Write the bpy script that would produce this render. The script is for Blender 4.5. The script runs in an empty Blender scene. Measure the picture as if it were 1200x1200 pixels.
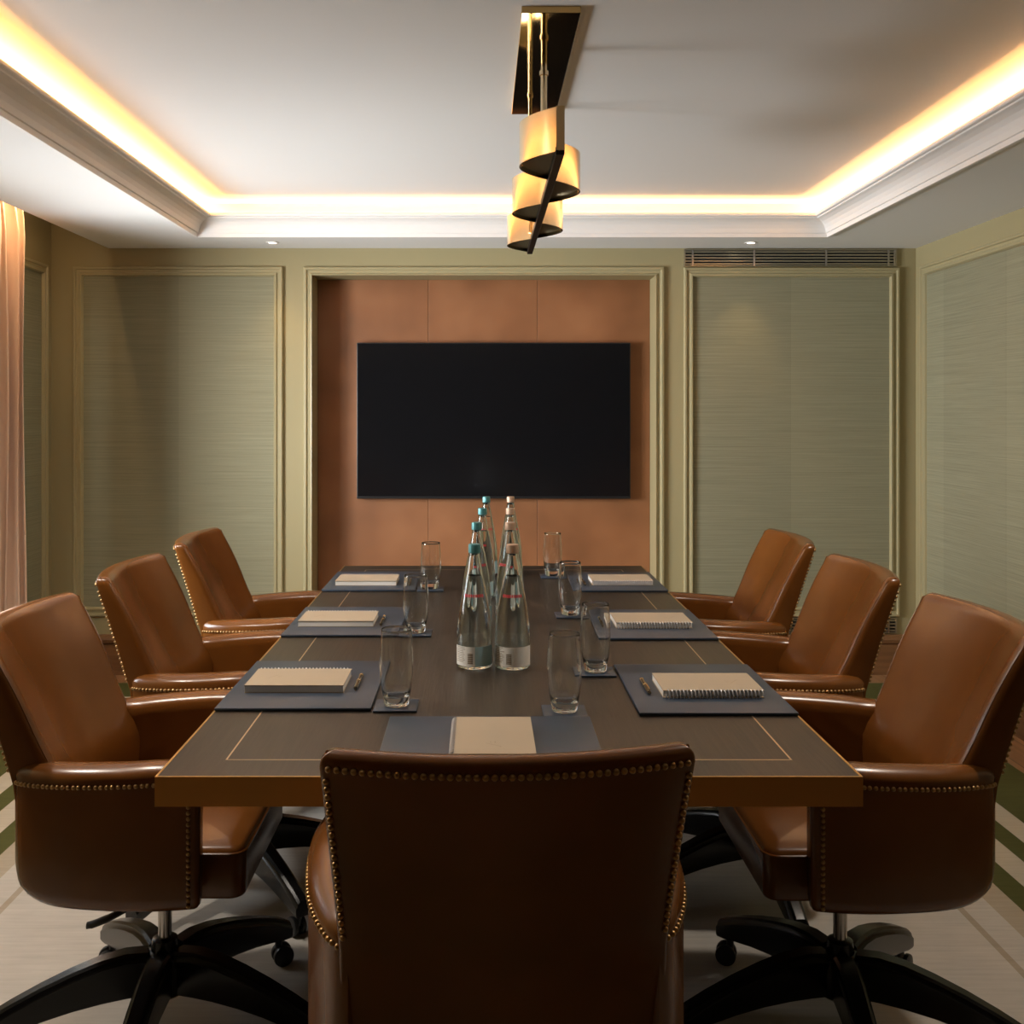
import bpy, bmesh, math, random
from mathutils import Vector, Matrix
random.seed(7)
SC = bpy.context.scene
COL = SC.collection
PI = math.pi

# ------------------------------------------------------------------ helpers
def link(o, parent=None):
    COL.objects.link(o)
    if parent is not None:
        o.parent = parent
    return o

def mesh(name, verts, faces, mat, parent=None, smooth=False, loc=None):
    me = bpy.data.meshes.new(name)
    me.from_pydata([tuple(v) for v in verts], [], faces)
    bm = bmesh.new(); bm.from_mesh(me)
    bmesh.ops.recalc_face_normals(bm, faces=bm.faces)
    bm.to_mesh(me); bm.free()
    return mobj(name, me, mat, parent, smooth, loc)

def mobj(name, me, mat, parent=None, smooth=False, loc=None):
    if mat is not None and not me.materials:
        me.materials.append(mat)
    if smooth:
        shade(me, smooth)
    o = bpy.data.objects.new(name, me)
    if loc is not None:
        o.location = loc
    return link(o, parent)

def shade(me, angle):
    ang = math.radians(40) if angle is True else math.radians(angle)
    for p in me.polygons:
        p.use_smooth = True
    bm = bmesh.new(); bm.from_mesh(me)
    for e in bm.edges:
        if len(e.link_faces) == 2 and e.calc_face_angle(0) > ang:
            e.smooth = False
    bm.to_mesh(me); bm.free()

class MB:
    """collects shapes for one mesh"""
    def __init__(s): s.v = []; s.f = []
    def add(s, v, f):
        n = len(s.v)
        s.v += [tuple(p) for p in v]; s.f += [tuple(i+n for i in q) for q in f]
        return s
    def box(s, x0, x1, y0, y1, z0, z1, M=None):
        v = [Vector((x, y, z)) for z in (z0, z1) for y in (y0, y1) for x in (x0, x1)]
        if M is not None: v = [M @ p for p in v]
        return s.add(v, [(0,2,3,1),(4,5,7,6),(0,1,5,4),(2,6,7,3),(0,4,6,2),(1,3,7,5)])
    def loft(s, rings, closed=True, cap=True, loop=False):
        n = len(rings[0]); v = [p for r in rings for p in r]; f = []
        R = len(rings)
        for i in range(R if loop else R-1):
            a = i*n; b = ((i+1) % R)*n
            for j in range(n if closed else n-1):
                k = (j+1) % n
                f.append((a+j, a+k, b+k, b+j))
        if cap and closed and not loop:
            f.append(tuple(range(n-1, -1, -1))); f.append(tuple((R-1)*n+j for j in range(n)))
        return s.add(v, f)
    def tube(s, pts, r, n=8, loop=False):
        pts = [Vector(p) for p in pts]; N = len(pts); rings = []
        up = None
        for i, p in enumerate(pts):
            if loop: t = pts[(i+1) % N]-pts[i-1]
            else: t = pts[min(i+1, N-1)]-pts[max(i-1, 0)]
            t.normalize()
            if up is None:
                up = Vector((0, 0, 1)) if abs(t.z) < .9 else Vector((1, 0, 0))
            a = (up - t*up.dot(t)).normalized(); up = a
            b = t.cross(a)
            rr = r(i/(N-1)) if callable(r) else r
            rings.append([p + (a*math.cos(2*PI*j/n) + b*math.sin(2*PI*j/n))*rr for j in range(n)])
        return s.loft(rings, loop=loop)
    def lathe(s, prof, n=32, c=(0, 0, 0), closed=False, a0=0, a1=None):
        full = a1 is None
        cnt = n if full else n+1
        rings = []
        for (r, z) in prof:
            rings.append([Vector((c[0]+r*math.cos(a0+(2*PI if full else (a1-a0))*j/n), c[1]+r*math.sin(a0+(2*PI if full else (a1-a0))*j/n), c[2]+z)) for j in range(cnt)])
        return s.loft(rings, closed=full, cap=False, loop=closed)
    def build(s, name, mat, parent=None, smooth=False, bevel=0, seg=2, loc=None, merge=0):
        me = bpy.data.meshes.new(name)
        me.from_pydata(s.v, [], s.f)
        bm = bmesh.new(); bm.from_mesh(me)
        if merge: bmesh.ops.remove_doubles(bm, verts=bm.verts, dist=merge)
        bmesh.ops.recalc_face_normals(bm, faces=bm.faces)
        if bevel:
            es = [e for e in bm.edges if len(e.link_faces) == 2 and e.calc_face_angle(0) > .5]
            bmesh.ops.bevel(bm, geom=es, offset=bevel, segments=seg, affect='EDGES', profile=.5)
        bm.to_mesh(me); bm.free()
        return mobj(name, me, mat, parent, smooth, loc)

def tag(o, label, cat=None, group=None):
    o['label'] = label
    if cat: o['category'] = cat
    if group: o['group'] = group
    return o
def struct(o):
    o['kind'] = 'structure'; return o
def thing(name, label, cat, loc=(0, 0, 0), rz=0, group=None):
    o = bpy.data.objects.new(name, None); o.empty_display_size = .05
    o.location = loc; o.rotation_euler = (0, 0, rz); link(o)
    return tag(o, label, cat, group)
def dup(root, loc, rz, label):
    r = root.copy(); COL.objects.link(r); r.location = loc; r.rotation_euler = (0, 0, rz); r['label'] = label
    for ch in list(root.children):
        c = ch.copy(); COL.objects.link(c); c.parent = r
        for g in list(ch.children):
            d = g.copy(); COL.objects.link(d); d.parent = c
    return r

# ------------------------------------------------------------------ materials
def mat(name, col=(.5, .5, .5), rough=.5, metal=0, spec=.5, **kw):
    m = bpy.data.materials.new(name); m.use_nodes = True
    b = m.node_tree.nodes['Principled BSDF']
    b.inputs['Base Color'].default_value = (*col, 1)
    b.inputs['Roughness'].default_value = rough
    b.inputs['Metallic'].default_value = metal
    b.inputs['Specular IOR Level'].default_value = spec
    for k, v in kw.items():
        b.inputs[k.replace('_', ' ')].default_value = v
    return m
def nd(m, typ, **kw):
    n = m.node_tree.nodes.new(typ)
    for k, v in kw.items(): setattr(n, k, v)
    return n
def ln(m, a, b): m.node_tree.links.new(a, b)
def bsdf(m): return m.node_tree.nodes['Principled BSDF']
def coords(m, scale=(1, 1, 1), rot=(0, 0, 0)):
    t = nd(m, 'ShaderNodeTexCoord'); mp = nd(m, 'ShaderNodeMapping')
    mp.inputs['Scale'].default_value = scale; mp.inputs['Rotation'].default_value = rot
    ln(m, t.outputs['Object'], mp.inputs['Vector']); return mp.outputs['Vector']
def noise(m, vec, scale, detail=4, rough=.5):
    n = nd(m, 'ShaderNodeTexNoise'); n.inputs['Scale'].default_value = scale
    n.inputs['Detail'].default_value = detail; n.inputs['Roughness'].default_value = rough
    ln(m, vec, n.inputs['Vector']); return n.outputs['Fac']
def ramp(m, fac, stops, interp='LINEAR'):
    r = nd(m, 'ShaderNodeValToRGB'); r.color_ramp.interpolation = interp
    e = r.color_ramp.elements
    while len(e) < len(stops): e.new(.5)
    for i, (p, c) in enumerate(stops):
        e[i].position = p; e[i].color = (*c, 1)
    ln(m, fac, r.inputs['Fac']); return r.outputs['Color']
def bump(m, h, strength=.2, dist=.002):
    b = nd(m, 'ShaderNodeBump'); b.inputs['Strength'].default_value = strength; b.inputs['Distance'].default_value = dist
    ln(m, h, b.inputs['Height']); ln(m, b.outputs['Normal'], bsdf(m).inputs['Normal'])
def base(m, c): ln(m, c, bsdf(m).inputs['Base Color'])
def math_(m, op, a, b=None, c=None):
    n = nd(m, 'ShaderNodeMath', operation=op)
    for i, x in enumerate((a, b, c)):
        if x is None: continue
        if isinstance(x, (int, float)): n.inputs[i].default_value = x
        else: ln(m, x, n.inputs[i])
    return n.outputs[0]

M_ceiling = mat('ceiling_white', (.80, .79, .77), .9, spec=.2)
M_cornice = mat('cornice_white', (.83, .80, .77), .55, spec=.3)
M_paint = mat('olive_paint', (.36, .305, .165), .55, spec=.3)
M_trim = mat('olive_trim_paint', (.385, .33, .185), .38, spec=.4)

def grasscloth(name, axis, seam0, seamw):
    m = mat(name, (.2, .2, .12), .75, spec=.25)
    sc = (1.3, 1.3, 260)
    v = coords(m, sc)
    f1 = noise(m, v, 1.0, 6, .65)
    v2 = coords(m, (6, 6, 620)); f2 = noise(m, v2, 1.0, 3, .6)
    s = math_(m, 'ADD', math_(m, 'MULTIPLY', f1, .65), math_(m, 'MULTIPLY', f2, .35))
    c = ramp(m, s, [(.28, (.185, .170, .105)), (.5, (.262, .246, .157)), (.72, (.345, .325, .215))])
    # vertical seams: each drop of paper differs a little in tone
    t = nd(m, 'ShaderNodeTexCoord'); sp = nd(m, 'ShaderNodeSeparateXYZ'); ln(m, t.outputs['Object'], sp.inputs[0])
    u = math_(m, 'DIVIDE', math_(m, 'SUBTRACT', sp.outputs[axis], seam0), seamw)
    fl = math_(m, 'FLOOR', u); fr = math_(m, 'FRACT', u)
    tone = math_(m, 'ADD', math_(m, 'MULTIPLY', math_(m, 'FRACT', math_(m, 'MULTIPLY', math_(m, 'ADD', fl, 9.3), .618)), .14), .93)
    edge = math_(m, 'LESS_THAN', fr, .006)
    tone2 = math_(m, 'SUBTRACT', tone, math_(m, 'MULTIPLY', edge, .12))
    mx = nd(m, 'ShaderNodeVectorMath', operation='SCALE'); ln(m, c, mx.inputs[0]); ln(m, tone2, mx.inputs['Scale'])
    base(m, mx.outputs[0])
    bump(m, s, .35, .001)
    return m
M_grass_x = grasscloth('grasscloth_back', 0, -1.593, .505)
M_grass_x2 = grasscloth('grasscloth_back_right', 0, 1.624, .53)
M_grass_y = grasscloth('grasscloth_side', 1, 5.05, .60)

def leather(name, dark, mid, light, rough=.32, scale=6, bumpd=.0006):
    m = mat(name, mid, rough, spec=.5)
    v = coords(m)
    f = noise(m, v, scale, 2, .5)
    base(m, ramp(m, f, [(.25, dark), (.5, mid), (.75, light)]))
    return m
M_leather = leather('cognac_leather', (.120, .039, .0065), (.143, .048, .0082), (.166, .057, .010), .25)
M_panel = leather('tan_leather_panel', (.20, .078, .027), (.27, .108, .040), (.33, .14, .056), .55, 3.2, .0008)
M_pad = leather('navy_leather', (.025, .037, .058), (.031, .046, .071), (.038, .055, .084), .42, 8, .0003)
M_nail = mat('antique_brass_nail', (.42, .26, .11), .33, 1)
M_brass = mat('polished_brass', (.80, .65, .41), .19, 1)
M_brass_plate = mat('mirror_brass', (.55, .36, .14), .06, 1)
M_brass_edge = mat('brushed_brass_edge', (.62, .38, .13), .38, 1)
_v = coords(M_brass_edge, (2, 2, 300)); bump(M_brass_edge, noise(M_brass_edge, _v, 1.0, 3), .1, .0005)
M_black_wood = mat('black_lacquered_wood', (.006, .0055, .0055), .26, spec=.35)
M_black_plastic = mat('black_plastic', (.012, .012, .013), .4)
M_black_metal = mat('black_metal', (.03, .026, .022), .4, .8)
M_steel = mat('dark_steel', (.42, .40, .38), .25, 1)
M_grille = mat('bronze_grille', (.40, .36, .27), .30, .85)
M_void = mat('grille_void', (.01, .01, .009), .9)
M_screen = mat('tv_glass', (.006, .006, .007), .16, spec=.45)
M_bezel = mat('tv_bezel', (.012, .012, .013), .35)
M_cover = mat('kraft_cover', (.41, .335, .245), .75, spec=.2)
M_paper = mat('white_paper', (.78, .76, .72), .8, spec=.2)
M_ink = mat('grey_print', (.30, .245, .175), .8)
M_inlay = mat('pale_brass_inlay', (.72, .58, .40), .35, 1)
M_wire = mat('white_wire', (.62, .60, .60), .35, .3)
M_gold = mat('gold_pen', (.85, .60, .28), .2, 1)
M_pen = mat('pen_barrel', (.32, .26, .18), .2, .95)
M_cap_teal = mat('teal_cap', (.09, .27, .28), .32, .4)
M_cap_rose = mat('rose_cap', (.55, .37, .26), .35, .3)
M_label_paper = mat('bottle_label', (.80, .78, .72), .6)
M_label_blue = mat('bottle_label_blue', (.42, .62, .66), .6)
M_label_ink = mat('bottle_label_ink', (.22, .15, .08), .6)
M_red = mat('red_print', (.62, .04, .06), .5)
M_curtain = mat('dusty_pink_velvet', (.74, .54, .41), .85, spec=.15, Sheen_Weight=.4, Sheen_Roughness=.5)
M_lamp = mat('downlight_lamp', (1, 1, 1)); bsdf(M_lamp).inputs['Emission Color'].default_value = (1, .86, .66, 1); bsdf(M_lamp).inputs['Emission Strength'].default_value = 9
M_diffuser = mat('smoked_diffuser', (.13, .11, .06), .35, spec=.4)

def wood(name, a, b, rough, sc, bs=.15):
    m = mat(name, a, rough, spec=.45)
    v = coords(m, sc); f = noise(m, v, 1.0, 7, .6)
    base(m, ramp(m, f, [(.32, a), (.68, b)])); bump(m, f, bs, .0008); return m
M_front = wood('unseen_dark_wall_wood', (.016, .009, .005), (.028, .016, .009), .5, (14, 2, 1.2))  # invented dark finish for the unseen front wall, keeps bounce light low
M_table = wood('dark_stained_oak', (.017, .012, .008), (.041, .030, .021), .36, (150, 4.5, 8), .7)
M_baseboard = wood('oak_baseboard', (.15, .068, .026), (.23, .11, .044), .45, (2.2, 2.2, 60))

def glass(name, col, ior):
    m = bpy.data.materials.new(name); m.use_nodes = True
    nt = m.node_tree; nt.nodes.clear()
    o = nt.nodes.new('ShaderNodeOutputMaterial'); g = nt.nodes.new('ShaderNodeBsdfGlass')
    g.inputs['Color'].default_value = (*col, 1); g.inputs['Roughness'].default_value = 0; g.inputs['IOR'].default_value = ior
    nt.links.new(g.outputs[0], o.inputs[0]); return m
M_glass = glass('clear_glass', (.985, .99, .985), 1.48)
M_bottle = glass('bottle_glass', (.965, .985, .98), 1.48)
M_water = glass('water', (.985, .992, .99), 1.33)

# oak floor planks
M_floor = mat('oak_planks', (.25, .13, .06), .42)
t = nd(M_floor, 'ShaderNodeTexCoord'); br = nd(M_floor, 'ShaderNodeTexBrick')
mp = nd(M_floor, 'ShaderNodeMapping'); mp.inputs['Rotation'].default_value = (0, 0, PI/2)
ln(M_floor, t.outputs['Object'], mp.inputs[0]); ln(M_floor, mp.outputs[0], br.inputs['Vector'])
br.inputs['Color1'].default_value = (.36, .20, .10, 1); br.inputs['Color2'].default_value = (.29, .155, .075, 1)
br.inputs['Mortar'].default_value = (.05, .025, .012, 1); br.inputs['Scale'].default_value = 1
br.inputs['Brick Width'].default_value = 1.1; br.inputs['Row Height'].default_value = .14; br.inputs['Mortar Size'].default_value = .0018
vv = coords(M_floor, (40, 2, 1)); ff = noise(M_floor, vv, 1.0, 6)
mx = nd(M_floor, 'ShaderNodeMix', data_type='RGBA', blend_type='MULTIPLY'); mx.inputs['Factor'].default_value = .6
ln(M_floor, br.outputs['Color'], mx.inputs[6]); ln(M_floor, ramp(M_floor, ff, [(.3, (.6, .6, .6)), (.7, (1.2, 1.15, 1.1))]), mx.inputs[7])
base(M_floor, mx.outputs[2])

# woven rug: concentric border bands
RX0, RX1, RY0, RY1 = -2.058, 2.058, .9, 5.185
M_rug = mat('banded_wool_rug', (.4, .36, .3), .95, spec=.1)
t = nd(M_rug, 'ShaderNodeTexCoord'); sp = nd(M_rug, 'ShaderNodeSeparateXYZ'); ln(M_rug, t.outputs['Object'], sp.inputs[0])
dx = math_(M_rug, 'SUBTRACT', RX1, math_(M_rug, 'ABSOLUTE', sp.outputs[0]))
dy = math_(M_rug, 'SUBTRACT', (RY1-RY0)/2, math_(M_rug, 'ABSOLUTE', math_(M_rug, 'SUBTRACT', sp.outputs[1], (RY0+RY1)/2)))
d = math_(M_rug, 'MINIMUM', dx, dy)
OL, BE, TA, CR, LI = (.085, .085, .028), (.47, .41, .32), (.40, .335, .25), (.50, .46, .41), (.37, .31, .235)
rc = ramp(M_rug, d, [(0, OL), (.247, BE), (.331, OL), (.403, BE), (.489, OL), (.567, TA), (.643, CR), (.725, LI), (.745, CR)], 'CONSTANT')
fz = noise(M_rug, coords(M_rug, (5, 90, 1)), 1.0, 5)
fz2 = noise(M_rug, coords(M_rug), 9, 3)
mx = nd(M_rug, 'ShaderNodeMix', data_type='RGBA', blend_type='MULTIPLY'); mx.inputs['Factor'].default_value = 1
ln(M_rug, rc, mx.inputs[6])
ln(M_rug, ramp(M_rug, math_(M_rug, 'ADD', math_(M_rug, 'MULTIPLY', fz, .6), math_(M_rug, 'MULTIPLY', fz2, .4)), [(.3, (.86, .86, .85)), (.7, (1.08, 1.08, 1.08))]), mx.inputs[7])
base(M_rug, mx.outputs[2]); bump(M_rug, fz, .4, .002)

# ------------------------------------------------------------------ the room
XL, XR, YF, YB = -2.26, 2.285, -.45, 5.383       # inner faces of the walls
ZF, ZS, ZC = -.006, 2.233, 2.39                  # floor, soffit, tray ceiling
S = 5.383/1200                                   # metres per pixel on the back wall
def bx(px): return (px-564)*S
def bz(py): return 1.367+(484-py)*S

struct(MB().box(XL-.1, XR+.1, YF-.1, YB+.3, ZF-.05, ZF).build('floor', M_floor))
struct(MB().box(XL-.1, XR+.1, YF-.1, YB+.3, ZC, ZC+.05).build('ceiling', M_ceiling))
rug = MB().box(RX0, RX1, RY0, RY1, ZF, 0).build('area_rug', M_rug)
tag(rug, 'pale wool rug with olive border bands lying under the table and chairs', 'rug')

TX0, TX1, TY0, TY1 = -1.393, 1.694, .75, 4.996    # tray opening
PKX = -1.96                                      # edge of the curtain pocket
so = MB()
so.box(PKX, TX0, YF, YB, ZS, ZC); so.box(TX1, XR, YF, YB, ZS, ZC)
so.box(TX0, TX1, TY1, YB, ZS, ZC); so.box(TX0, TX1, YF, TY0, ZS, ZC)
struct(so.build('ceiling_soffit', M_ceiling))

# back wall with the television recess
RO = (bx(366), bx(768), .36, bz(323))            # recess opening x0,x1,z0,z1
RD = .187
wall_back = struct(MB().box(RO[0], RO[1], YB+RD, YB+.3, RO[2], RO[3]).build('wall_back', M_paint))
wall_bl = struct(MB().box(XL-.1, RO[0], YB, YB+.3, ZF, ZC).build('wall_back_left', M_paint))
wall_br = struct(MB().box(RO[1], XR+.1, YB, YB+.3, ZF, ZC).build('wall_back_right', M_paint))
struct(MB().box(RO[0], RO[1], YB, YB+.3, ZF, RO[2]).build('wall_back_lower', M_paint))
struct(MB().box(RO[0], RO[1], YB, YB+.3, RO[3], ZC).build('wall_back_upper', M_paint))
struct(MB().box(XR, XR+.1, YF-.1, YB, ZF, ZC).build('wall_right', M_paint))
struct(MB().box(XL-.1, XR+.1, YF-.1, YF, ZF, ZC).build('wall_front', M_front))  # unseen wall, set close and dark so the chair backs stay in shade
WY0, WY1, WZ0, WZ1 = 2.35, 4.4, .85, 1.83        # window in the left wall, beside the table
w = MB()
w.box(XL-.1, XL, YF-.1, WY0, ZF, ZC); w.box(XL-.1, XL, WY1, YB, ZF, ZC)
w.box(XL-.1, XL, WY0, WY1, ZF, WZ0); w.box(XL-.1, XL, WY0, WY1, WZ1, ZC)
wall_left = struct(w.build('wall_left', M_paint))
w = MB()
for y in (WY0, WY0+.88, WY1-.88-.05, WY1-.05): w.box(XL-.08, XL-.02, y, y+.05, WZ0, WZ1)
for z in (WZ0, WZ1-.05): w.box(XL-.08, XL-.02, WY0, WY1, z, z+.05)
struct(w.build('window_1', M_cornice))

# picture-frame mouldings
PROF = [(0, 0), (0, .016), (.004, .021), (.012, .021), (.016, .012), (.029, .012), (.033, .019), (.043, .021), (.048, .012), (.05, .003), (.05, 0)]
def moulding(name, P, n, prof, m=M_trim):
    """P: four corners (going round), n: wall normal"""
    P = [Vector(p) for p in P]; n = Vector(n); c = sum(P, Vector())/4
    rings = []
    for i in range(4):
        e1 = (P[i-1]-P[i]).normalized(); e2 = (P[(i+1) % 4]-P[i]).normalized()
        rings.append([P[i]+(e1+e2)*a+n*h for a, h in prof])
    return struct(MB().loft(rings, loop=True).build(name, m))
def rect_back(x0, x1, z0, z1, y=YB): return [(x0, y, z0), (x1, y, z0), (x1, y, z1), (x0, y, z1)]
def rect_side(x, y0, y1, z0, z1): return [(x, y0, z0), (x, y1, z0), (x, y1, z1), (x, y0, z1)]
zt, zb = bz(313), bz(722)
nm = 0
for (a, b, topz, wl) in ((87, 332, zt, wall_bl), (801, 1053, bz(314), wall_br)):
    gm = M_grass_x if wl is wall_bl else M_grass_x2
    nm += 1
    moulding('trim_%d' % nm, rect_back(bx(a), bx(b), zb, topz), (0, -1, 0), PROF)
    MB().box(bx(a)+.045, bx(b)-.045, YB-.003, YB+.002, zb+.045, topz-.045).build('grasscloth_panel', gm, wl)
PROF2 = [(-.045, 0), (-.045, .014), (-.04, .02), (-.03, .021), (-.024, .012), (-.012, .012), (-.006, .019), (.0, .021), (.0, 0)]
moulding('trim_3', rect_back(RO[0], RO[1], RO[2], RO[3]), (0, -1, 0), PROF2)
wall_right = bpy.data.objects['wall_right']
for k, (y0, y1) in enumerate(((3.35, 5.295), (1.2, 3.1))):
    moulding('trim_%d' % (4+k), rect_side(XR, y0, y1, zb, zt-.01), (-1, 0, 0), PROF)
    MB().box(XR-.003, XR+.002, y0+.045, y1-.045, zb+.045, zt-.055).build('grasscloth_panel', M_grass_y, wall_right)
moulding('trim_6', rect_side(XL, 4.3, 5.305, zb, zt), (1, 0, 0), PROF)
MB().box(XL-.002, XL+.003, 4.345, 5.26, zb+.045, zt-.045).build('grasscloth_panel', M_grass_y, wall_left)
# three leather panels lining the recess
lx0, lx1 = RO[0], RO[1]; xs = [lx0, (502-564)*5.568/1200, (629.5-564)*5.568/1200, lx1]
for a, b in zip(xs[:-1], xs[1:]):
    MB().box(a+.0006, b-.0006, YB+RD-.016, YB+RD, RO[2], RO[3]).build('leather_panel', M_panel, wall_back, bevel=.002)

# oak baseboards with a moulded cap
BP = [(0, 0), (.016, 0), (.016, .155), (.012, .158), (.014, .163), (.024, .168), (.028, .185), (.022, .197), (.012, .204), (.008, .21), (0, .21)]
def board(name, a, b, nrm):
    a = Vector(a); b = Vector(b); n = Vector(nrm)
    rings = [[p+n*q[0]+Vector((0, 0, ZF+q[1])) for q in BP] for p in (a, b)]
    struct(MB().loft(rings).build(name, M_baseboard))
board('baseboard_back', (XL, YB, 0), (XR, YB, 0), (0, -1, 0))
board('baseboard_right', (XR, YF, 0), (XR, YB-.028, 0), (-1, 0, 0))
board('baseboard_left', (XL, YF, 0), (XL, YB-.028, 0), (1, 0, 0))

# cove cornice round the tray
CP = [(-.004, ZS+.0), (-.004, ZS-.010), (.010, ZS-.010), (.012, ZS+.008), (.018, ZS+.010), (.020, ZS+.016), (.024, ZS+.030), (.033, ZS+.046), (.047, ZS+.059),
      (.064, ZS+.067), (.079, ZS+.071), (.081, ZS+.076), (.092, ZS+.078), (.095, ZS+.082), (.095, ZS+.090), (.091, ZS+.094), (.085, ZS+.094), (.083, ZS+.080), (.02, ZS+.045), (.0, ZS+.04)]
moulding('trim_7', [(TX0, TY0, 0), (TX1, TY0, 0), (TX1, TY1, 0), (TX0, TY1, 0)], (0, 0, 1), CP, M_cornice)

# ------------------------------------------------------------------ lights
def area(name, loc, rot, sx, sy, energy, col):
    l = bpy.data.lights.new(name, 'AREA'); l.shape = 'RECTANGLE'; l.size = sx; l.size_y = sy; l.energy = energy; l.color = col
    o = bpy.data.objects.new(name, l); o.location = loc; o.rotation_euler = rot; COL.objects.link(o); return o
E_COVE = 4.0
WARM = (1, .47, .15)
zc = ZS+.052
off = .012
CY0 = 1.7
Lx, Ly = TX1-TX0, TY1-CY0
area('cove_light', ((TX0+TX1)/2, TY1-off, zc), (PI, 0, 0), Lx-.05, .012, E_COVE*Lx, WARM)
area('cove_light', (TX0+off, (CY0+TY1)/2, zc), (PI, 0, 0), .012, Ly-.05, E_COVE*Ly, WARM)
area('cove_light', (TX1-off, (CY0+TY1)/2, zc), (PI, 0, 0), .012, Ly-.05, E_COVE*Ly, WARM)
area('curtain_pocket_light', (PKX-.02, 3.9, ZS+.10), (0, math.radians(35), 0), .012, 1.7, 7, (1, .66, .36))
wl = area('window_daylight', (XL-.62, 3.45, 1.20), (0, math.radians(-86), math.radians(36)), 1.5, 1.5, 140, (.95, .98, 1))
wl.data.spread = math.radians(112)
wl2 = area('window_ceiling_fill', (XL-1.0, 2.85, .62), (0, math.radians(-117), math.radians(-4)), .7, 2.0, 13, (.97, .985, 1))  # added fill lamp outside the window, aimed up to brighten the ceiling
wl2.data.spread = math.radians(75)
def downlight(x, y, label, lit=True):
    t = thing('downlight', label, 'light', (x, y, ZS), 0, 'recessed ceiling downlights')
    MB().lathe([(.020, -.0005), (.020, -.004), (.030, -.004), (.031, -.0005)], 32).build('bezel_ring', M_cornice, t, True)
    MB().lathe([(.0005, -.0015), (.0195, -.0015)], 32).build('lamp', M_lamp, t)
    l = bpy.data.lights.new('downlight_beam', 'SPOT'); l.energy = 5; l.color = (1, .66, .30); l.spot_size = math.radians(62); l.spot_blend = .8; l.shadow_soft_size = .02
    o = bpy.data.objects.new('downlight_beam', l); o.location = (x, y, ZS-.012); COL.objects.link(o)
    o.rotation_euler = (math.radians(6), 0, 0)
downlight((319.5-564)*5.196/1200, 5.196, 'small lit recessed downlight in the soffit above the left wall panel')
downlight((880-564)*5.196/1200, 5.196, 'small lit recessed downlight in the soffit above the right air grille')
def fill_spot(x, y, label, e, ZC=ZC):  # fill lamps added out of view to brighten the table and chairs
    t = thing('downlight', label, 'light', (x, y, ZC))
    MB().lathe([(.030, -.0005), (.030, -.005), (.042, -.005), (.043, -.0005)], 32).build('bezel_ring', M_cornice, t, True)
    MB().lathe([(.0005, -.0015), (.0295, -.0015)], 32).build('lamp', M_lamp, t)
    l = bpy.data.lights.new('downlight_beam', 'SPOT'); l.energy = e; l.color = (1, .90, .78); l.spot_size = math.radians(150); l.spot_blend = .6; l.shadow_soft_size = .045
    o = bpy.data.objects.new('downlight_beam', l); o.location = (x, y, ZC-.02); COL.objects.link(o)
fill_spot(-1.15, 2.35, 'unseen fill downlight added in the tray ceiling over the left chairs', 50)
fill_spot(1.40, 2.35, 'unseen fill downlight added in the tray ceiling over the right chairs', 50)
fill_spot(-1.70, 2.25, 'unseen fill downlight added in the left soffit beside the curtain pocket', 62, ZS)  # added to brighten the floor behind the left chairs
wd = bpy.data.worlds.new('World'); SC.world = wd; wd.use_nodes = True
wd.node_tree.nodes['Background'].inputs[0].default_value = (.80, .90, 1, 1)
wd.node_tree.nodes['Background'].inputs[1].default_value = .6

# ------------------------------------------------------------------ air grilles
def grille(label, x0, x1, z0, z1, cuts, n):
    t = thing('air_grille', label, 'air grille', ((x0+x1)/2, YB, z0))
    cx = (x0+x1)/2; x0 -= cx; x1 -= cx; H = z1-z0
    MB().box(x0, x1, -.002, 0, 0, H).build('backing', M_void, t)
    f = MB(); f.box(x0, x1, -.014, -.002, H-.006, H); f.box(x0, x1, -.014, -.002, 0, .005)
    f.box(x0, x0+.006, -.014, -.002, .005, H-.006); f.box(x1-.006, x1, -.014, -.002, .005, H-.006)
    f.build('frame', M_grille, t)
    s = MB()
    for i in range(n):
        z = .005+(H-.011)*(i+.5)/n
        s.box(x0+.006, x1-.006, -.012, -.003, z-.0035, z+.0035)
    s.build('louvre', M_grille, t)
    for c in cuts:
        MB().box(c-cx-.005, c-cx+.005, -.016, -.011, .003, H-.003).build('divider', M_steel, t)
grille('long bronze slotted air grille tucked under the ceiling above the right wall panel', bx(801.5), bx(1050), bz(312.5), bz(292.5), [bx(811), bx(883), bx(967), bx(1040), bx(1047)], 5)
grille('low slotted air grille under the right wall panel above the baseboard', bx(801.5), bx(1050), bz(741.5), bz(723.5), [bx(812), bx(926), bx(1040)], 4)

# ------------------------------------------------------------------ television
tx0, tx1, tz1, tz0 = (418-564)*5.5/1200, (739-564)*5.5/1200, 1.367+(484-401.5)*5.5/1200, 1.367+(484-584.5)*5.5/1200
tv = thing('flat_screen_tv', 'large flat black television mounted on the tan leather recess', 'television', ((tx0+tx1)/2, 5.535, tz0))
W, H = (tx1-tx0)/2, tz1-tz0
MB().box(-W, W, -.035, 0, 0, H).build('body', M_bezel, tv, bevel=.003)
MB().box(-W+.006, W-.006, -.0362, -.034, .014, H-.006).build('screen', M_screen, tv)
MB().box(-.25, .25, 0, YB+RD-.0165-5.535, .15, H-.2).build('wall_bracket', M_black_metal, tv)

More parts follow.
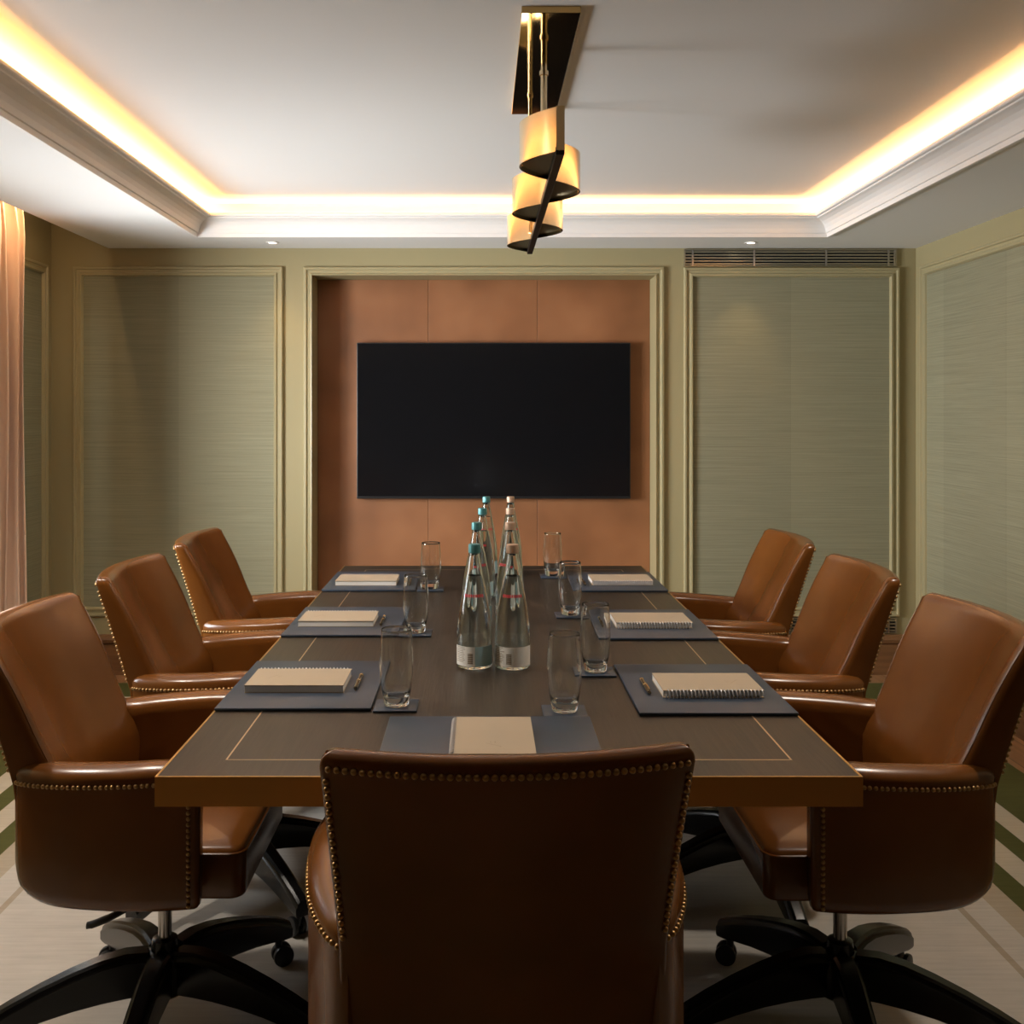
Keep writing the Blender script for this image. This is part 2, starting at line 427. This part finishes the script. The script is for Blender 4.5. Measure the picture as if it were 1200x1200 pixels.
# ------------------------------------------------------------------ curtain
cv, cf = [], []
NY, NZ = 150, 26
for k in range(NZ+1):
    z = .004+(2.345-.004)*k/NZ
    tp = max(0, (z-2.2)/.145)
    for j in range(NY+1):
        u = j/NY
        ph = u*2*PI*4.5
        amp = (.048-.022*tp)*(1+.18*math.sin(3.1*u*6+1))
        y = 4.30+.38*u+.02*math.sin(ph*2+.6+z*.4)+.008*math.sin(z*2+u*9)
        x = -2.115+amp*math.sin(ph+.25*math.sin(z*1.3+u*5))+.006*math.sin(z*3+u*20)
        cv.append((x, y, z))
for k in range(NZ):
    for j in range(NY):
        a = k*(NY+1)+j
        cf.append((a, a+1, a+NY+2, a+NY+1))
cur = mesh('curtain', cv, cf, M_curtain, None, 80)
md = cur.modifiers.new('thickness', 'SOLIDIFY'); md.thickness = .004
tag(cur, 'dusty pink velvet curtain hanging in deep folds at the left wall', 'curtain')

# ------------------------------------------------------------------ table
TXL, TXR, TYN, TYF, TZ = -.5535, .647, 1.735, 4.135, .75
table = thing('conference_table', 'long dark stained conference table with brass edge and inlay lines', 'table', ((TXL+TXR)/2, (TYN+TYF)/2, 0))
hx, hy = (TXR-TXL)/2, (TYF-TYN)/2
MB().box(-hx+.004, hx-.004, -hy+.004, hy-.004, TZ-.05, TZ).build('tabletop', M_table, table)
e = MB()
e.box(-hx, hx, -hy, -hy+.004, TZ-.05, TZ+.0006); e.box(-hx, hx, hy-.004, hy, TZ-.05, TZ+.0006)
e.box(-hx, -hx+.004, -hy+.004, hy-.004, TZ-.05, TZ+.0006); e.box(hx-.004, hx, -hy+.004, hy-.004, TZ-.05, TZ+.0006)
e.build('edge_band', M_brass_edge, table)
ix0, ix1, iy0, iy1 = -.455-.0467, .553-.0467, 1.82-(TYN+TYF)/2, 4.03-(TYN+TYF)/2
MB().box(ix0, ix1, iy0, iy0+.003, TZ-.002, TZ+.0004).box(ix0, ix1, iy1-.003, iy1, TZ-.002, TZ+.0004).box(ix0, ix0+.003, iy0, iy1, TZ-.002, TZ+.0004).box(ix1-.003, ix1, iy0, iy1, TZ-.002, TZ+.0004).build('brass_inlay', M_inlay, table)
for sy in (-.62, .62):
    MB().box(-.12, .12, sy-.12, sy+.12, .06, TZ-.05).build('pedestal', M_black_wood, table, bevel=.006)
    MB().box(-.26, .26, sy-.2, sy+.2, 0, .06).build('foot', M_black_wood, table, bevel=.012)

# ------------------------------------------------------------------ chairs
def leather_chair():
    root = thing('leather_chair', '', 'chair', (0, 0, 0), 0, 'brown leather chairs around the table')
    # ---- backrest
    def rear(z):   # rear face of the back at its side edges
        t = (z-.42)/(.935-.42)
        return -.205-.03*min(1, t*2.2)-.085*max(0, (t-.42)/.58)**1.15
    def halfw(z): return .226 if z < .64 else .226+.020*((z-.64)/.295)
    def sag(z): return .020+.026*max(0, min(1, (z-.42)/.4))
    def thick(z):
        t = (z-.42)/(.515)
        b = .094-.036*max(0, min(1, (z-.60)/.33))-.013*max(0, (z-.76)/.152)**2
        return b+.018*math.exp(-((z-.60)/.07)**2)
    def ring(z, ins=0):
        w = halfw(z)-ins; di = ins*.42*thick(.912)/.019; t0 = di; t1 = thick(z)-di; rr, rf = max(.0015, .006-ins), max(.003, .03-ins)
        rf = min(rf, (t1-t0)*.6)
        pts = []
        for i in range(13): pts.append((-w+rr+(2*w-2*rr)*i/12, t0))
        for i in range(1, 4): a = -PI/2+PI/2*i/3; pts.append((w-rr+rr*math.cos(a), t0+rr+rr*math.sin(a)))
        for i in range(6): a = PI/2*i/5; pts.append((w-rf+rf*math.cos(a), t1-rf+rf*math.sin(a)))
        for i in range(1, 12): pts.append((w-rf-(2*w-2*rf)*i/12, t1))
        for i in range(6): a = PI/2+PI/2*i/5; pts.append((-w+rf+rf*math.cos(a), t1-rf+rf*math.sin(a)))
        for i in range(0, 3): a = PI+PI/2*i/3; pts.append((-w+rr+rr*math.cos(a), t0+rr+rr*math.sin(a)))
        out = []
        for x, dd in pts:
            q = min(1, abs(x)/halfw(z))
            sg = sag(z)*(1-q*q)
            out.append(Vector((x, rear(z)-sg+dd, z)))
        return out
    zs = [.415, .43, .46, .50, .54, .57, .60, .63, .66, .70, .75, .80, .85, .89, .912]
    rings = [ring(.41, .012)]+[ring(z) for z in zs]
    for i in range(1, 6):
        a = PI/2*i/5; r = ring(.912, .019*(1-math.cos(a)))
        dz = .022*math.sin(a); k = (rear(.935)-rear(.912))*math.sin(a)
        rings.append([Vector((p.x, p.y+k, p.z+dz)) for p in r])
    n = len(rings[0])
    back = MB().loft(rings).build('backrest', M_leather, root, 35)
    # piping down both front edges of the back
    for sx in (-1, 1):
        pts = []
        for i in range(16):
            z = .645+(.922-.645)*i/15
            q = .94
            pts.append((sx*(halfw(min(z, .912))-.0095), rear(z)+thick(min(z, .912))-.0085-sag(z)*(1-q*q), z))
        pts.append((sx*(halfw(.912)-.010), rear(.93)+.012, .931))
        MB().tube(pts, .0028, 6).build('piping', M_leather, back, True)
    # ---- arms
    PL = [(.214, -.232), (.238, -.213), (.262, -.165), (.280, -.105), (.290, -.035), (.294, .035), (.290, .100), (.283, .142)]
    def plan(s):
        f = s*(len(PL)-1); i = min(int(f), len(PL)-2); u = f-i
        P = [Vector(PL[max(0, min(len(PL)-1, i+k))]) for k in (-1, 0, 1, 2)]
        return .5*((2*P[1])+(P[2]-P[0])*u+(2*P[0]-5*P[1]+4*P[2]-P[3])*u*u+(3*P[1]-P[0]-3*P[2]+P[3])*u**3)
    def tn(s):
        t = (plan(min(1, s+.01))-plan(max(0, s-.01))).normalized(); return t, Vector((-t.y, t.x))
    def ztop(s): return .672+.020*min(1, s*1.3)
    def zbot(s): return .405+.045*max(0, 1-s/.38)**2
    def thk(s): return .028+.044*min(1, s/.3)
    nails = {'arm': [], 'front': []}
    arms = []
    for sx in (1, -1):
        rings = []
        ss = [i/22 for i in range(23)]
        for s in ss+[1.0, 1.0]:
            pass
        for idx, s in enumerate(ss+['e1', 'e2', 'e3']):
            push, shr = 0, 0
            if isinstance(s, str):
                k = int(s[1]); a = PI/2*k/3; push = .012*math.sin(a); shr = .012*(1-math.cos(a)); s = 1.0
            p = plan(s); t, nn = tn(s); T = thk(s); zt_, zb_ = ztop(s), zbot(s)
            sec = [(.022+shr, zb_+shr), (.010+shr, zb_+.004+shr), (.003+shr, zb_+.014+shr), (shr, zb_+.032), (shr, zb_+.1), (shr, zt_-.06), (shr, zt_-.036)]
            rz = .030
            for i in range(1, 9):
                a = PI*i/9
                sec.append((T/2-(T/2-shr+.003)*math.cos(a), zt_-.032+(rz-shr)*math.sin(a)))
            sec += [(T-shr, zt_-.04), (T-shr, zt_-.09), (T-shr, .52), (T-shr, .46), (T-.01-shr, .44), (T-.02, zb_+.004+shr)]
            R = []
            for nofs, z in sec:
                q = p+nn*nofs+t*push
                R.append(Vector((sx*q.x, q.y, z)))
            rings.append(R)
        arm = MB().loft(rings).build('arm', M_leather, root, 50)
        arms.append(arm)
        L = 0; pts = [plan(i/200) for i in range(201)]; dist = [0]
        for i in range(200): dist.append(dist[-1]+(pts[i+1]-pts[i]).length)
        cnt = int(dist[-1]/.0112)
        for k in range(cnt):
            dd = (k+.5)*dist[-1]/cnt
            i = min(range(201), key=lambda q: abs(dist[q]-dd)); s = i/200
            t, nn = tn(s); p = plan(s)-nn*.0004
            nails['arm'].append((arm, (sx*p.x, p.y, ztop(s)-.037)))
        s = .955; t, nn = tn(s); p = plan(s)-nn*.0004
        z = ztop(s)-.048
        while z > .418:
            nails['front'].append((arm, (sx*p.x, p.y, z))); z -= .0112
    # ---- seat
    sb = MB()
    rings = []
    XS, Y0, Y1 = .214, -.16, .222
    def srect(ins, z, dome=0):
        pts = []
        x1, y0, y1 = XS-ins, Y0+ins, Y1-ins; r = max(.004, .03-ins)
        for (cx, cy, a0) in ((x1-r, y0+r, -PI/2), (x1-r, y1-r, 0), (-x1+r, y1-r, PI/2), (-x1+r, y0+r, PI)):
            for i in range(6):
                a = a0+PI/2*i/5; pts.append(Vector((cx+r*math.cos(a), cy+r*math.sin(a), z)))
        return pts
    rings = [srect(.01, .398), srect(.003, .400), srect(0, .406), srect(0, .44), srect(0, .488), srect(.004, .496), srect(.012, .501), srect(.04, .507), srect(.09, .512), srect(.15, .514)]
    seat = MB().loft(rings).build('seat', M_leather, root, 50)
    lp = srect(-.0005, .489); MB().tube(lp, .0032, 6, loop=True).build('piping', M_leather, seat, True)
    # ---- nailheads
    bn = []
    cnt = 42
    for k in range(cnt+1):
        x = -.232+.464*k/cnt; z = .9125
        q = abs(x)/halfw(z)
        bn.append((back, (x, rear(z)-sag(z)*(1-min(1, q*q))-.0008, z)))
    sn = []
    for sx in (-1, 1):
        z = .894
        while z > .655:
            w = halfw(z)-.0075; q = w/halfw(z)
            sn.append((back, (sx*w, rear(z)-sag(z)*(1-q*q)-.0006, z))); z -= .0112
    # ---- mechanism and base
    MB().box(-.09, .09, -.09, .10, .372, .399).build('tilt_plate', M_black_metal, root, bevel=.006)
    MB().lathe([(0, .185), (.0145, .185), (.0145, .375), (0, .375)], 20).build('gas_column', M_steel, root, 40)
    lv = MB()
    path = [(.06, .03, .385), (.12, .025, .382), (.165, .01, .378), (.185, -.02, .368), (.188, -.055, .35), (.187, -.085, .338), (.186, -.10, .334)]
    lv.tube(path[:3], .006, 8)
    rings = []
    for i, p in enumerate(path[2:]):
        wd_ = (.008, .014, .018, .016, .006)[i]
        rings.append([Vector((p[0]+wd_*math.cos(a)*.9, p[1]+.3*wd_*math.sin(a)*0, p[2]+.007*math.sin(a))) for a in [2*PI*j/10 for j in range(10)]])
    lv.loft(rings)
    lv.build('height_lever', M_black_plastic, root, 50)
    hub = MB().lathe([(0, .10), (.045, .10), (.055, .108), (.055, .165), (.046, .185), (.030, .192), (.027, .215), (.020, .218), (0, .218)], 30).build('base_hub', M_black_wood, root, 40)
    return root, back, arms, nails, bn, sn, hub

def base_legs(root, phase):
    for k in range(5):
        a = phase+2*PI*k/5
        M = Matrix.Rotation(a, 4, 'Z')
        top = [(.035, .196), (.08, .200), (.13, .194), (.19, .178), (.25, .158), (.31, .134), (.355, .113), (.372, .102)]
        bot = [(.035, .108), (.08, .108), (.13, .106), (.19, .100), (.25, .090), (.31, .076), (.345, .066), (.372, .062)]
        rings = []
        for (r1, z1), (r0, z0) in zip(top, bot):
            u = (r1-.035)/.337; hw = .028-.006*u
            rings.append([M @ Vector(p) for p in ((r0, -hw+.003, z0), (r0, hw-.003, z0), ((r0+r1)/2, hw, z0+.006), ((r0+r1)/2, hw, z1-.016), (r1, hw-.004, z1-.012), (r1, hw-.006, z1-.005), (r1, hw-.012, z1),
                                                   (r1, -hw+.012, z1), (r1, -hw+.006, z1-.005), (r1, -hw+.004, z1-.012), ((r0+r1)/2, -hw, z1-.016), ((r0+r1)/2, -hw, z0+.006))])
        leg = MB().loft(rings).build('base_leg', M_black_wood, root, 30)
        c = M @ Vector((.345, 0, 0)); cs = MB()
        b = random.uniform(0, 2*PI); R = Matrix.Translation(c) @ Matrix.Rotation(b, 4, 'Z')
        for sx in (-1, 1):
            prof = [(.0, 0), (.018, 0), (.0245, .004), (.0255, .009), (.0245, .014), (.014, .017), (0, .017)]
            rr = []
            for (r, h) in prof:
                rr.append([R @ Vector((sx*(.003+h), .01+r*math.cos(2*PI*j/20), .0255+r*math.sin(2*PI*j/20))) for j in range(20)])
            cs.loft(rr)
        cs.loft([[R @ Vector((.009*math.cos(2*PI*j/12), .009*math.sin(2*PI*j/12), z)) for j in range(12)] for z in (.03, .07)])
        cs.build('caster', M_black_plastic, leg, 40)

_nail = None
def nail_mesh():
    global _nail
    if _nail is None:
        bm = bmesh.new(); bmesh.ops.create_icosphere(bm, subdivisions=2, radius=.0046)
        _nail = bpy.data.meshes.new('nailhead'); bm.to_mesh(_nail); bm.free()
        _nail.materials.append(M_nail)
        for p in _nail.polygons: p.use_smooth = True
    return _nail
def add_nails(root, single, merged):
    for par, p in single:
        o = bpy.data.objects.new('nailhead', nail_mesh()); o.location = p; link(o, par)
    if merged:
        nm_ = nail_mesh(); vs = [v.co.copy() for v in nm_.vertices]; fs = [tuple(q.vertices) for q in nm_.polygons]
        b = MB()
        for par, p in merged: b.add([v+Vector(p) for v in vs], fs)
        o = b.build('nailhead_trim', M_nail, root, 80); o['kind'] = 'stuff'

def clone(root, loc, rz, label):
    return dup(root, loc, rz, label)

proto, back, arms, nails, bn, sn, hub = leather_chair()
allnails = bn+sn+nails['arm']+nails['front']
def kids_named(root, name): return [c for c in root.children if c.name.split('.')[0] == name]
spots = [  # x, y, rz, leg phase (world), label, detail
    (-.695, 2.25, -PI/2, 200, 'brown leather chair nearest on the left side of the table', 'near'),
    (-.70, 2.94, -PI/2, 310, 'brown leather chair in the middle of the left row', ''),
    (-.705, 3.65, -PI/2, 236, 'brown leather chair farthest along the left row, against the grasscloth wall', ''),
    (.785, 2.24, PI/2, -25, 'brown leather chair nearest on the right of the table, beside the striped rug edge', 'near'),
    (.785, 2.93, PI/2, 200, 'brown leather chair in the middle of the right row', ''),
    (.785, 3.62, PI/2, -20, 'brown leather chair farthest along the right row', ''),
    (.020, 1.635, math.radians(3), 90, 'brown leather chair at the head of the table with its nailhead back turned', 'front')]
for i, (x, y, rz, ph, label, det) in enumerate(spots):
    if i == len(spots)-1:
        c = proto; c.location = (x, y, 0); c.rotation_euler = (0, 0, rz); c['label'] = label
    else:
        c = clone(proto, (x, y, 0), rz, label)
    b_ = kids_named(c, 'backrest')[0]; a_ = kids_named(c, 'arm')
    a_.sort(key=lambda o: -max(v.co.x for v in o.data.vertices))
    def mapn(lst): return [((b_ if par is back else a_[0 if p[0] > 0 else 1]), p) for par, p in lst]
    if det == 'front':
        add_nails(c, mapn(bn+sn), mapn(nails['arm']+nails['front']))
    elif det == 'near':
        sgn = 1 if rz < 0 else -1
        vis = [q for q in sn+nails['arm']+nails['front'] if q[1][0]*sgn > 0]
        oth = [q for q in allnails if q not in vis]
        add_nails(c, mapn(vis), mapn(oth))
    else:
        add_nails(c, [], mapn(allnails))
    base_legs(c, math.radians(ph)-rz)

# ------------------------------------------------------------------ things on the table
PADS = [(-.552, 2.115, 0), (-.552, 2.815, 0), (-.552, 3.535, 0), (.322, 2.082, 0), (.320, 2.775, 0), (.320, 3.525, 0)]
places = ['near left place', 'middle left place', 'far left place', 'near right place', 'middle right place', 'far right place']
g_ = 'navy leather desk pads on the table'
def pad(x0, y0, x1, y1, label):
    o = MB().box(-(x1-x0)/2, (x1-x0)/2, -(y1-y0)/2, (y1-y0)/2, 0, .007).build('desk_pad', M_pad, None, 40, bevel=.0025, loc=((x0+x1)/2, (y0+y1)/2, TZ+.0006))
    return tag(o, label, 'desk pad', g_)
for (x, y, _), pl in zip(PADS, places):
    pad(x, y, x+.324, y+.405, 'navy leather desk pad laid at the %s of the table' % pl)
pad(-.184, 1.742, .2185, 2.06, 'navy leather desk pad at the head of the table behind the front chair')
PT = TZ+.0076

def notebook():
    root = thing('notebook', '', 'notebook', (0, 0, 0), 0, 'kraft spiral notebooks on the desk pads')
    w, d = .108, .074
    MB().box(-w+.001, w-.001, -d+.001, d-.010, .0018, .0148).build('pages', M_paper, root)
    MB().box(-w, w, -d, d-.003, 0, .0018).build('back_cover', M_cover, root)
    MB().box(-w, w, -d, d-.003, .0148, .0168).build('front_cover', M_cover, root)
    hb = MB(); N = 26
    pts = []
    for i in range(N*12+1):
        a = 2*PI*i/12
        pts.append((-w+.004+(2*w-.008)*i/(N*12), d-.001+.0055*math.cos(a), .0088+.0094*math.sin(a)))
    hb.tube(pts, .0013, 5).build('spiral_binding', M_wire, root, True)
    em = MB()
    for (x0, y0, x1, y1) in ((-.068, -.012, -.050, .014), (-.050, -.003, -.040, -.003), (-.048, .005, -.041, .005), (-.072, -.012, -.066, -.012)):
        a = Vector((x0, y0, .0169)); b = Vector((x1, y1, .0169)); t = (b-a).normalized(); n2 = Vector((-t.y, t.x, 0))*.0007
        em.add([a-n2, b-n2, b+n2, a+n2], [(0, 1, 2, 3)])
    em.build('emblem', M_ink, root)
    return root
NB = [(-.408, 2.303, 0), (-.415, 2.993, 0), (-.408, 3.688, 0), (.497, 2.260, PI), (.490, 2.968, PI), (.500, 3.688, PI), (.022, 1.889, PI/2)]
npl = places+['head of the table']
nb0 = notebook()
for i, ((x, y, rz), pl) in enumerate(zip(NB, npl)):
    if i < 6: lab = 'beige spiral notebook lying on the navy pad at the %s' % pl
    else: lab = 'beige spiral notebook at the head of the table, partly hidden by the front chair'
    if i == 0: nb0.location = (x, y, PT); nb0['label'] = lab
    else: dup(nb0, (x, y, PT), rz, lab)

def pen():
    root = thing('pen', '', 'pen', (0, 0, 0), 0, 'pens beside the notebooks')
    MB().lathe([(0, -.052), (.0045, -.051), (.005, -.01), (.005, .045), (.0044, .058), (0, .060)], 14).build('barrel', M_pen, root, 60)
    MB().lathe([(0, -.068), (.0012, -.067), (.0042, -.051), (.0052, -.050), (.0052, -.047), (.0046, -.046)], 14).build('tip', M_gold, root, 60)
    MB().lathe([(.0053, -.004), (.0056, -.003), (.0056, .003), (.0053, .004)], 14).build('centre_ring', M_gold, root, 60)
    MB().box(-.0015, .0015, -.0085, -.0065, .02, .058).box(-.0015, .0015, -.0085, -.004, .056, .06).build('clip', M_gold, root)
    return root
p0 = pen()
PENS = [(-.276, 2.305, 0), (-.287, 2.985, 0), (-.268, 3.665, 0), (.363, 2.268, 0), (.352, 2.965, .03), (.365, 3.665, .02)]
for i, ((x, y, rz), pl) in enumerate(zip(PENS, places)):
    lab = 'slim dark and gold pen beside the notebook at the %s' % pl
    if i == 0: o = p0; o['label'] = lab
    else: o = dup(p0, (0, 0, 0), 0, lab)
    o.location = (x, y, PT+.0057); o.rotation_euler = (PI/2 if x < 0 else -PI/2, 0, rz if x < 0 else PI+rz)
    # lying flat: tip towards the reader for the left row, away for the right row

GL = [(-.178, 2.148, 'near left place'), (-.183, 2.860, 'middle left place'), (-.176, 3.575, 'far left place'), (.271, 2.430, 'near right place'), (.270, 3.110, 'middle right place'), (.268, 3.855, 'far right place'), (.171, 2.105, 'head of the table')]
c0 = MB().box(-.045, .045, -.0435, .0435, 0, .0045).build('coaster', M_pad, None, 40, bevel=.0015)
tag(c0, '', 'coaster', 'navy leather coasters on the table')
MB_t = MB().lathe([(0, .0004), (.022, .0004), (.0252, .0014), (.0265, .004), (.0278, .014), (.0315, .034), (.0345, .060), (.0356, .085), (.0350, .112), (.0334, .138), (.0322, .155), (.0320, .1590),
                   (.0313, .1600), (.0306, .1590), (.0308, .155), (.0320, .138), (.0336, .112), (.0342, .085), (.0331, .060), (.0299, .036), (.0262, .0225), (.0235, .0195), (.015, .0185), (0, .0182)], 48)
g0 = MB_t.build('water_glass', M_glass, None, 60, merge=.0002)
tag(g0, '', 'glass', 'empty water tumblers on the coasters')
for i, (x, y, pl) in enumerate(GL):
    c = c0 if i == 0 else c0.copy(); g = g0 if i == 0 else g0.copy()
    if i: COL.objects.link(c); COL.objects.link(g)
    c.location = (x, y, TZ+.0006); g.location = (x, y, TZ+.0051)
    c['label'] = 'square navy leather coaster under the glass at the %s' % pl
    g['label'] = 'empty clear tumbler standing on the coaster at the %s' % pl

# ---- bottles
def bottle(cap_mat, lab2):
    root = thing('water_bottle', '', 'bottle', (0, 0, 0), 0, 'glass water bottles down the middle of the table')
    O = [(.036, .0004), (.0405, .0025), (.043, .009), (.0432, .05), (.043, .08), (.0415, .105), (.0393, .123), (.0350, .152), (.030, .18), (.0238, .210), (.0186, .237), (.0152, .256), (.0137, .268), (.0132, .2765), (.0140, .278), (.0140, .283), (.0125, .284), (.0125, .290)]
    I = [(.0098, .290), (.0098, .27), (.0120, .256), (.0155, .237), (.0208, .210), (.0270, .18), (.0320, .152), (.0364, .123), (.0387, .105), (.0402, .08), (.0405, .05), (.0402, .014), (.037, .009), (.02, .0065), (0, .0065)]
    MB().lathe([(0, .003), (.030, .003)]+O+I, 56).build('bottle_body', M_bottle, root, 70, merge=.0001)
    Wt = [(0, .0066), (.02, .0066), (.0368, .0092), (.04005, .014), (.04035, .05), (.04005, .08), (.03855, .105), (.03625, .123), (.03185, .152), (.02685, .18), (.02065, .210), (.0180, .2225), (0, .2225)]
    MB().lathe(Wt, 56).build('water', M_water, root, 70, merge=.0001)
    cp = MB()
    R = lambda j: .0146+(.0004 if j % 2 else 0)
    rings = []
    for (k, z) in ((.96, .277), (1, .278), (1, .294), (.96, .2975), (.86, .2985)):
        rings.append([Vector((R(j)*k*math.cos(2*PI*j/48), R(j)*k*math.sin(2*PI*j/48), z)) for j in range(48)])
    cp.loft(rings).build('cap', cap_mat, root, 30)
    d = math.radians
    MB().lathe([(.04345, .010), (.0437, .050), (.04355, .057)], 30, a0=d(190), a1=d(272)).build('label_back', M_label_paper, root, True)
    MB().lathe([(.04345, .010), (.0437, .050), (.04355, .057)], 30, a0=d(272.3), a1=d(345)).build('label_front', lab2, root, True)
    ink = MB()
    for r_ in range(9):
        z = .020+r_*.0042
        ink.lathe([(.0438, z), (.0438, z+.0013)], 10, a0=d(198), a1=d(236+random.uniform(-6, 6)))
    for r_ in range(7):
        z = .017+r_*.0036
        ink.lathe([(.0438, z), (.0438, z+.0022)], 6, a0=d(248), a1=d(265))
    ink.build('label_print', M_label_ink, root, True)
    red = MB()
    for k in range(9):
        a = 222+k*10.5
        red.lathe([(.0318, .1735), (.0303, .1805)], 3, a0=d(a), a1=d(a+7.5))
    red.build('red_lettering', M_red, root, True)
    return root
bl = bottle(M_cap_teal, M_label_blue); brt = bottle(M_cap_rose, M_label_paper)
rows = ['nearest', 'second from the near end', 'third from the near end', 'farthest']
LB = [(-.0166, 2.49), (-.0134, 2.985), (.004, 3.43), (.0195, 3.90)]
RB = [(.0757, 2.485), (.0836, 2.985), (.0972, 3.43), (.1118, 3.90)]
for nm_, src, pts, capn in (('l', bl, LB, 'teal capped'), ('r', brt, RB, 'rose beige capped')):
    for i, ((x, y), rw) in enumerate(zip(pts, rows)):
        lab = '%s glass water bottle, %s in its row' % (capn, rw)
        if i == 0: src.location = (x, y, TZ+.0003); src['label'] = lab
        else: dup(src, (x, y, TZ+.0003), random.uniform(-.5, .5), lab)

# ------------------------------------------------------------------ pendant lamp
LX = .176
pend = thing('pendant_lamp', 'polished brass wavy ribbon pendant hanging above the table on two rods', 'pendant lamp', (LX, 3.0, ZC))
def P(y, z): return z-ZC
MB().box(-.0745, .0745, 2.573-3.0, 3.446-3.0, -.018, 0).build('ceiling_plate', M_brass_plate, pend, bevel=.001, seg=1)
Y0r, Y1r, ZB0, ZB1 = 2.286-3.0, 3.72-3.0, 1.952-ZC, 2.052-ZC
def cl(u):
    s = math.sin(5*PI*u)
    return Vector((-.084*math.copysign(abs(s)**.85, s), Y0r+(Y1r-Y0r)*u, 0))
NR = 260; rings = []
for i in range(NR+1):
    u = i/NR; p = cl(u); t = (cl(min(1, u+.002))-cl(max(0, u-.002))).normalized(); n2 = Vector((-t.y, t.x, 0))*.002
    rings.append([Vector((q.x, q.y, z)) for q, z in ((p-n2, ZB0), (p+n2, ZB0), (p+n2, ZB1), (p-n2, ZB1))])
MB().loft(rings).build('brass_ribbon', M_brass, pend, 50)
for k in range(5):
    pts = []
    for i in range(31):
        u = (k+i/30)/5; p = cl(u); p = Vector((p.x*.955, p.y, 0)); pts.append(p)
    MB().loft([[Vector((q.x, q.y, z)) for q in pts] for z in (ZB0+.010, ZB0+.014)]).build('diffuser', M_diffuser, pend)
MB().box(-.010, .010, Y0r, Y1r, ZB0-.008, ZB0+.010).build('spine_bar', M_black_metal, pend, bevel=.0015, seg=1)
MB().box(-.009, .010, Y0r-.004, Y0r, ZB0+.001, ZB1).build('end_plate', M_brass, pend)
MB().box(-.009, .010, Y1r, Y1r+.004, ZB0+.001, ZB1).build('end_plate', M_brass, pend)
for (y, x, r) in ((2.88, .0, .009), (3.40, -.014, .007)):
    rod = MB().lathe([(0, ZB0+.012), (r, ZB0+.012), (r, -.018), (0, -.018)], 16, c=(x, y-3.0, 0)).build('rod', M_brass, pend, 40)
    MB().lathe([(r, -.075), (r+.004, -.074), (r+.004, -.062), (r, -.061)], 16, c=(x, y-3.0, 0)).build('collar', M_brass, rod, 40)

# ------------------------------------------------------------------ camera and view
cam = bpy.data.cameras.new('Camera'); co = bpy.data.objects.new('Camera', cam); COL.objects.link(co)
co.location = (0, 0, 1.367); co.rotation_euler = (PI/2, 0, 0)
cam.lens = 36; cam.sensor_width = 36; cam.shift_x = 36/1200; cam.shift_y = -116/1200; cam.clip_start = .05
SC.camera = co
vs = SC.view_settings; vs.view_transform = 'Standard'; vs.look = 'None'; vs.gamma = 1; vs.use_curve_mapping = False
vs.exposure = .22
SC.cycles.max_bounces = 14; SC.cycles.transmission_bounces = 14; SC.cycles.glossy_bounces = 6; SC.cycles.diffuse_bounces = 5
SC.cycles.sample_clamp_indirect = 6
